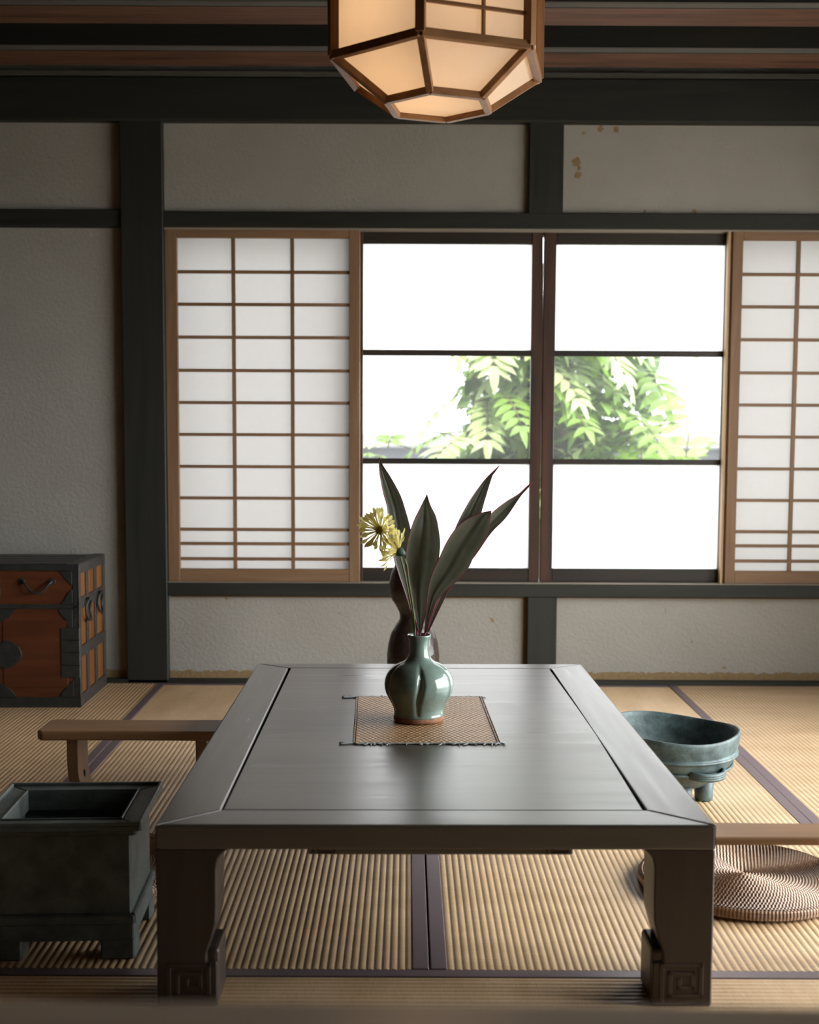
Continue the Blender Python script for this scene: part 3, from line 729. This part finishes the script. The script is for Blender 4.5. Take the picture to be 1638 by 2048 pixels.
# ------------------------------------------------------------------ bronze bowl
bz = .218; BR = .216
bl = thing('bronze_bowl', 'large old bronze bowl on stubby feet with a loop handle', 'bowl', (.797, 3.785, 0))
pf = [(.030, .036), (.075, .040), (.120, .055), (.158, .080), (.186, .110), (.200, .135), (.2075, .150), (.2115, .1535), (.2115, .158), (.2075, .162), (.2125, .180), (.216, .200), (.2165, .214), (.214, .2195), (.210, .2195), (.2065, .212), (.203, .19), (.194, .150), (.170, .105), (.130, .072), (.08, .056), (.02, .053)]
fb = []
for a, b in zip(pf[:-1], pf[1:]):
    fb += [(a[0] + (b[0] - a[0]) * i / 3, a[1] + (b[1] - a[1]) * i / 3) for i in range(3)]
fb.append(pf[-1])
mm = MB()
t2 = bmesh.new()
mm.lathe(fb, 96, lambda a, k, r, z: r * (1 + .012 * math.sin(2 * a + 1) + .006 * math.sin(3 * a + .4)))
for v_ in mm.bm.verts:
    a = math.atan2(v_.co.y, v_.co.x); v_.co.z += .006 * (v_.co.z / .22) ** 2 * math.sin(3 * a + 2.2) - .004 * v_.co.x / .2 * (v_.co.z / .22)
mm.build('basin', M['bronze'], bl)
for rr_, zz_, ph in ((.2105, .1555, 0), (.195, .118, .5)):
    MB().tube([((rr_ + .002 * math.sin(2 * a + ph)) * math.cos(a), (rr_ + .002 * math.sin(2 * a + ph)) * math.sin(a), zz_ + .004 * math.sin(2 * a + ph)) for a in [2 * PI * i / 72 for i in range(72)]], .0042, 8, True).build('raised_band', M['bronze'], bl)
for a in (-.27, -1.36, 2.3):
    m = MB(); c = Vector((.112 * math.cos(a), .112 * math.sin(a), 0))
    m.lathe([(.0255, 0), (.027, .004), (.028, .03), (.031, .062)], 6, None, Matrix.Translation(c) @ Matrix.Rotation(a, 4, 'Z')); m.build('foot', M['bronze'], bl)
hp = []
for i in range(17):
    u = i / 16; a = -1.42 + .62 * u + .0; rr_ = .190 + .034 * math.sin(PI * u) ** .5
    hp.append((rr_ * math.cos(a), rr_ * math.sin(a), .118 - .004 * math.sin(PI * u)))
m = MB()
for dz in (-.006, .0, .006): m.tube([(x, y, z + dz) for x, y, z in hp], .0068, 8)
m.build('loop_handle', M['bronze'], bl)

# ------------------------------------------------------------------ iron-bound chest
ch = thing('iron_bound_chest', 'antique reddish wooden chest bound with black iron by the left wall', 'chest', (-1.347, 5.059, 0), .030)
CWd, CD, CH = .70, .495, .589
MB().box(-CWd, -.006, .008, CD, .012, CH - .008).build('carcass', M['chest_side'], ch)
m = MB()
# front edge strips
for x0, x1, z0, z1 in ((-CWd, 0, CH - .026, CH), (-CWd, 0, 0, .042), (-.024, 0, .04, CH - .02), (-CWd, -CWd + .024, .04, CH - .02), (-CWd, 0, .408, .426)):
    m.box(x0, x1, 0, .016, z0, z1, bev=.002)
m.build('iron_front_frame', M['iron'], ch)
m = MB(); m.box(-CWd, 0, .002, CD, CH - .006, CH, bev=.0015)
for i in range(4): m.box(-CWd, -.03 - .004 * i, .03 + .11 * i, .045 + .11 * i, CH - .001, CH + .0025, bev=.001)
m.box(-.05, 0, .002, CD, CH - .001, CH + .003, bev=.001)
m.build('lid_board', M['iron_side'], ch)
# side straps
m = MB()
for y0, y1 in ((0, .030), (.135, .168), (.292, .326), (CD - .03, CD)): m.box(-.008, .002, y0, y1, 0, CH, bev=.001)
for z0, z1 in ((0, .050), (.205, .250), (.405, .450), (CH - .04, CH)): m.box(-.008, .003, 0, CD, z0, z1, bev=.001)
m.build('iron_side_straps', M['iron_side'], ch)
for y_ in (.12, .345):
    m = MB(); m.tube([(.010 + .010 * math.sin(a) ** 2, y_ + .038 * math.cos(a), .392 + .046 * math.sin(a)) for a in [2 * PI * i / 24 for i in range(24)]], .0055, 8, True)
    m.tube([(0, y_ - .006, .437), (.012, y_, .440), (0, y_ + .006, .437)], .004, 6); m.build('ring_handle', M['iron'], ch)
# drawer
dr = MB().box(-CWd + .026, -.026, .004, .014, .428, .562, bev=.002).build('drawer', M['chest_wood'], ch)
def plate(pts, par, nm, y=.0035, t=.004, m='iron'): MB().prism([(x, y, z) for x, z in pts], (0, -t, 0), bev=.0008).build(nm, M[m], par)
plate([(-.026, .428), (-.026, .488), (-.040, .476), (-.052, .460), (-.058, .444), (-.075, .428)], dr, 'corner_plate')
plate([(-.026, .562), (-.078, .562), (-.064, .548), (-.052, .530), (-.040, .518), (-.026, .502)], dr, 'corner_plate')
plate([(-.318, .452), (-.318, .540), (-.395, .540), (-.395, .452)], dr, 'lock_plate')
m = MB(); m.tube([(-.230, -.004, .522), (-.214, -.012, .512), (-.195, -.020, .487), (-.172, -.022, .475), (-.148, -.020, .478), (-.130, -.018, .492), (-.116, -.012, .512), (-.104, -.004, .522)], .0055, 8)
m.build('drawer_handle', M['iron'], dr)
for x_ in (-.230, -.106): plate([(x_ - .012, .514), (x_, .506), (x_ + .012, .514), (x_ + .012, .528), (x_, .534), (x_ - .012, .528)], dr, 'handle_plate')
# lower door
do = MB().box(-.335, -.026, .004, .014, .044, .406, bev=.002).build('door', M['chest_wood'], ch)
m = MB(); m.box(-.31, -.05, .001, .006, .082, .360, bev=.001); m.build('door_panel', M['chest_wood'], do)
plate([(-.026, .406), (-.085, .406), (-.070, .380), (-.045, .352), (-.052, .335), (-.026, .322)], do, 'corner_plate')
plate([(-.026, .044), (-.085, .044), (-.070, .066), (-.045, .096), (-.026, .112)], do, 'corner_plate')
plate([(-.335, .406), (-.258, .406), (-.285, .372), (-.335, .345)], do, 'corner_plate')
plate([(-.335, .044), (-.258, .044), (-.285, .078), (-.335, .105)], do, 'corner_plate')
m = MB()
for i in range(4): m.box(-.076, .001, -.003, .003, .124 + .052 * i, .174 + .052 * i, bev=.002)
m.build('hinge', M['iron'], do)
lp = [(-.262 + .05 * math.cos(a) * (1.25 if abs(math.cos(a)) > .7 else 1.05), .220 + .05 * math.sin(a) * (1.15 if abs(math.sin(a)) > .7 else 1.0)) for a in [2 * PI * i / 20 for i in range(20)]]
plate([(x - .035, z) for x, z in lp], do, 'lock_plate', .002, .006)
MB().box(-CWd + .026, -.338, .004, .014, .044, .406, bev=.002).build('door', M['chest_wood'], ch)

# ------------------------------------------------------------------ bench board close to the lens
bn = thing('wooden_bench', 'blurred polished wooden ledge running along the bottom edge of the photo', 'bench', (0, .53, 0), -.010)
MB().box(-.55, .55, -.18, .184, .725, .753, bev=.006, seg=2).build('seat_board', M['bench_wood'], bn)
for sx in (-1, 1):
    for sy in (-1, 1): MB().box(sx * .50 - .03, sx * .50 + .03, sy * .13 - .03, sy * .13 + .03, -.05, .723, bev=.003).build('leg', M['bench_wood'], bn)

# ------------------------------------------------------------------ garden
struct(MB().box(-30, 30, 5.9, 40, -.6, -.45), 'ground', M['gravel'])
struct(MB().box(2.7, 30, -20, 5.9, -.6, -.45), 'ground.001', M['bounce_gravel'])  # unseen ground, made white to bounce light onto the upper walls
gw = thing('garden_wall', 'grey garden wall with pale coping far behind the tree', 'wall', (0, 13, -.45))
MB().box(-9, 11, 0, .3, 0, 1.50).build('wall_body', M['stucco'], gw); MB().box(-9, 11, -.15, .45, 1.50, 1.66, bev=.02).build('coping', M['tile'], gw)

tr = thing('garden_tree', 'leafy green tree with drooping feathery leaves outside the window', 'tree', (1.0, 8.9, -.45))
off = -Vector(tr.location)
rnd = random.Random(11)
def leaflet(m, base, d, nrm, L, wd):
    side = d.cross(nrm).normalized(); rows = []
    for s_, w_ in ((0, .05), (.12, .55), (.35, 1), (.62, .82), (.85, .38), (1, .02)):
        c = base + d * L * s_ + Vector((0, 0, -.25 * L * s_ * s_)); n_ = nrm * (.18 * wd * w_)
        rows.append([c - side * wd * w_ + n_, c, c + side * wd * w_ + n_])
    m.grid(rows)
def frond(mb, stem, p, d, L, pairs, ll):
    d = Vector(d).normalized(); path = [p.copy()]; v = d.copy(); st = L / (pairs + 1)
    for i in range(pairs + 1):
        v = (v + Vector((0, 0, -.16))).normalized(); path.append(path[-1] + v * st)
    for i in range(1, len(path)):
        ax = (path[i] - path[i - 1]).normalized(); sd = ax.cross(Vector((0, 0, 1)))
        if sd.length < .1: sd = Vector((1, 0, 0))
        sd.normalize(); up_ = sd.cross(ax).normalized()
        k_ = ll * (.7 + .5 * math.sin(PI * i / len(path)))
        for sg in (-1, 1):
            dd = (sd * sg * .85 + ax * .45 + up_ * rnd.uniform(-.1, .2)).normalized()
            leaflet(mb, path[i], dd, up_, k_ * rnd.uniform(.85, 1.1), k_ * .19)
    leaflet(mb, path[-1], (path[-1] - path[-2]).normalized(), up_, ll, ll * .2)
    stem.tube(path, [.005] * (len(path) - 1) + [.002], 5)
main = MB(); pale = MB(); twigs = MB(); ivy = MB()
cen = Vector((1.05, 8.9, 1.55))
for i in range(120):
    a = rnd.uniform(0, 2 * PI); h = rnd.random()
    dirv = Vector((math.cos(a), math.sin(a) * .7 - .25, rnd.uniform(-.1, .5)))
    zz = rnd.uniform(.80, 2.15); hw_ = .70 + .42 * max(0, min(1, (1.75 - zz) / .8)); tri = (rnd.random() + rnd.random() - 1)
    p = Vector((1.05 + tri * hw_ * 1.15, cen.y + rnd.gauss(-.1, .3), zz))
    frond(pale if rnd.random() < .38 else main, twigs, p + off, dirv, rnd.uniform(.40, .72), rnd.randint(5, 8), rnd.uniform(.12, .19))
for i in range(34):   # low skirt of leaves spreading to both sides
    x = rnd.uniform(-.35, 2.25); p = Vector((x, 8.7 + rnd.uniform(-.3, .4), .95 + rnd.uniform(-.3, .25) - .1 * abs(x - 1)))
    frond(pale if rnd.random() < .5 else main, twigs, p + off, (rnd.uniform(-.8, .8) + (x - 1) * .5, rnd.uniform(-.8, 0), .5), rnd.uniform(.35, .55), rnd.randint(4, 6), rnd.uniform(.12, .18))
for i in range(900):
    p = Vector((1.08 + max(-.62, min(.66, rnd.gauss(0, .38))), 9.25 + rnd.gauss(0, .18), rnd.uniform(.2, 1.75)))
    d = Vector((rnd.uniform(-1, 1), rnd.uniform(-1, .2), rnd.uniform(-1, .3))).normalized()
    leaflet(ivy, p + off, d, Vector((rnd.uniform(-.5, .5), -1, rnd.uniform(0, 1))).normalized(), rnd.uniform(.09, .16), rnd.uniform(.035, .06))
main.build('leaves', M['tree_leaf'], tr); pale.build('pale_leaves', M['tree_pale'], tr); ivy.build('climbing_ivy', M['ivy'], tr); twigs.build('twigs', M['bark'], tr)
tk = MB(); tk.tube([Vector((1.0, 9.3, -.45)) + off, Vector((1.03, 9.3, .6)) + off, Vector((1.1, 9.25, 1.5)) + off, Vector((1.0, 9.2, 2.4)) + off], [.14, .12, .09, .05], 12)
for dx, dz in ((-.6, 2.2), (.7, 2.1), (.3, 2.4), (-.3, 1.9)): tk.tube([Vector((1.05, 9.25, 1.2)) + off, Vector((1.05 + dx * .5, 9.1, (1.2 + dz) / 2 + .2)) + off, Vector((1.05 + dx, 8.95, dz)) + off], [.05, .035, .015], 8)
tk.build('trunk', M['bark'], tr)

# ------------------------------------------------------------------ light
wd = bpy.data.worlds.new('sky'); S.world = wd; wd.use_nodes = True
t = wd.node_tree; t.nodes.clear()
out = t.nodes.new('ShaderNodeOutputWorld'); bg = t.nodes.new('ShaderNodeBackground'); t.links.new(bg.outputs[0], out.inputs[0])
tc = t.nodes.new('ShaderNodeTexCoord'); dt = t.nodes.new('ShaderNodeVectorMath'); dt.operation = 'DOT_PRODUCT'
t.links.new(tc.outputs['Generated'], dt.inputs[0]); dt.inputs[1].default_value = Vector((.93, -.10, .34)).normalized()
mr = t.nodes.new('ShaderNodeMapRange'); mr.interpolation_type = 'SMOOTHSTEP'; t.links.new(dt.outputs['Value'], mr.inputs[0])
mr.inputs[1].default_value = .30; mr.inputs[2].default_value = 1.0; mr.inputs[3].default_value = 3.7; mr.inputs[4].default_value = 18.0
t.links.new(mr.outputs[0], bg.inputs['Strength']); bg.inputs['Color'].default_value = (.94, .97, 1.0, 1)
sun = bpy.data.lights.new('sun', 'SUN'); sun.energy = 8.0; sun.angle = .02; sun.color = (1, .96, .88)
so = bpy.data.objects.new('sun', sun); C.objects.link(so); so.rotation_euler = Vector((.25, .55, -1)).to_track_quat('-Z', 'Y').to_euler()
def portal(name, loc, rot, sx, sy):
    l = bpy.data.lights.new(name, 'AREA'); l.shape = 'RECTANGLE'; l.size = sx; l.size_y = sy; l.cycles.is_portal = True
    o = bpy.data.objects.new(name, l); C.objects.link(o); o.location = loc; o.rotation_euler = rot
portal('sky_portal', (XR + .12, (DY0 + DY1) / 2, DZ / 2), (0, PI / 2, 0), DZ, DY1 - DY0)

# ------------------------------------------------------------------ camera
cam = bpy.data.cameras.new('camera'); co = bpy.data.objects.new('camera', cam); C.objects.link(co)
cam.sensor_fit = 'VERTICAL'; cam.sensor_height = 36; cam.sensor_width = 28.79; cam.lens = F / 2048 * 36
cam.shift_y = (CY - 1024) / 2048; cam.clip_start = .05; cam.clip_end = 200
mt = Matrix.Identity(4)
for i in range(3): mt[i][0] = RT[i]; mt[i][1] = UP[i]; mt[i][2] = -FW[i]
mt[2][3] = H; co.matrix_world = mt
cam.dof.use_dof = True; cam.dof.focus_distance = 3.5; cam.dof.aperture_fstop = 3.6
S.camera = co
v = S.view_settings; v.view_transform = 'Standard'; v.look = 'None'; v.exposure = 0; v.gamma = 1; v.use_curve_mapping = False
cy = S.cycles; cy.use_denoising = True; cy.max_bounces = 9; cy.diffuse_bounces = 6; cy.glossy_bounces = 4; cy.transmission_bounces = 6; cy.transparent_max_bounces = 12
cy.sample_clamp_indirect = 6; cy.caustics_reflective = False; cy.caustics_refractive = False
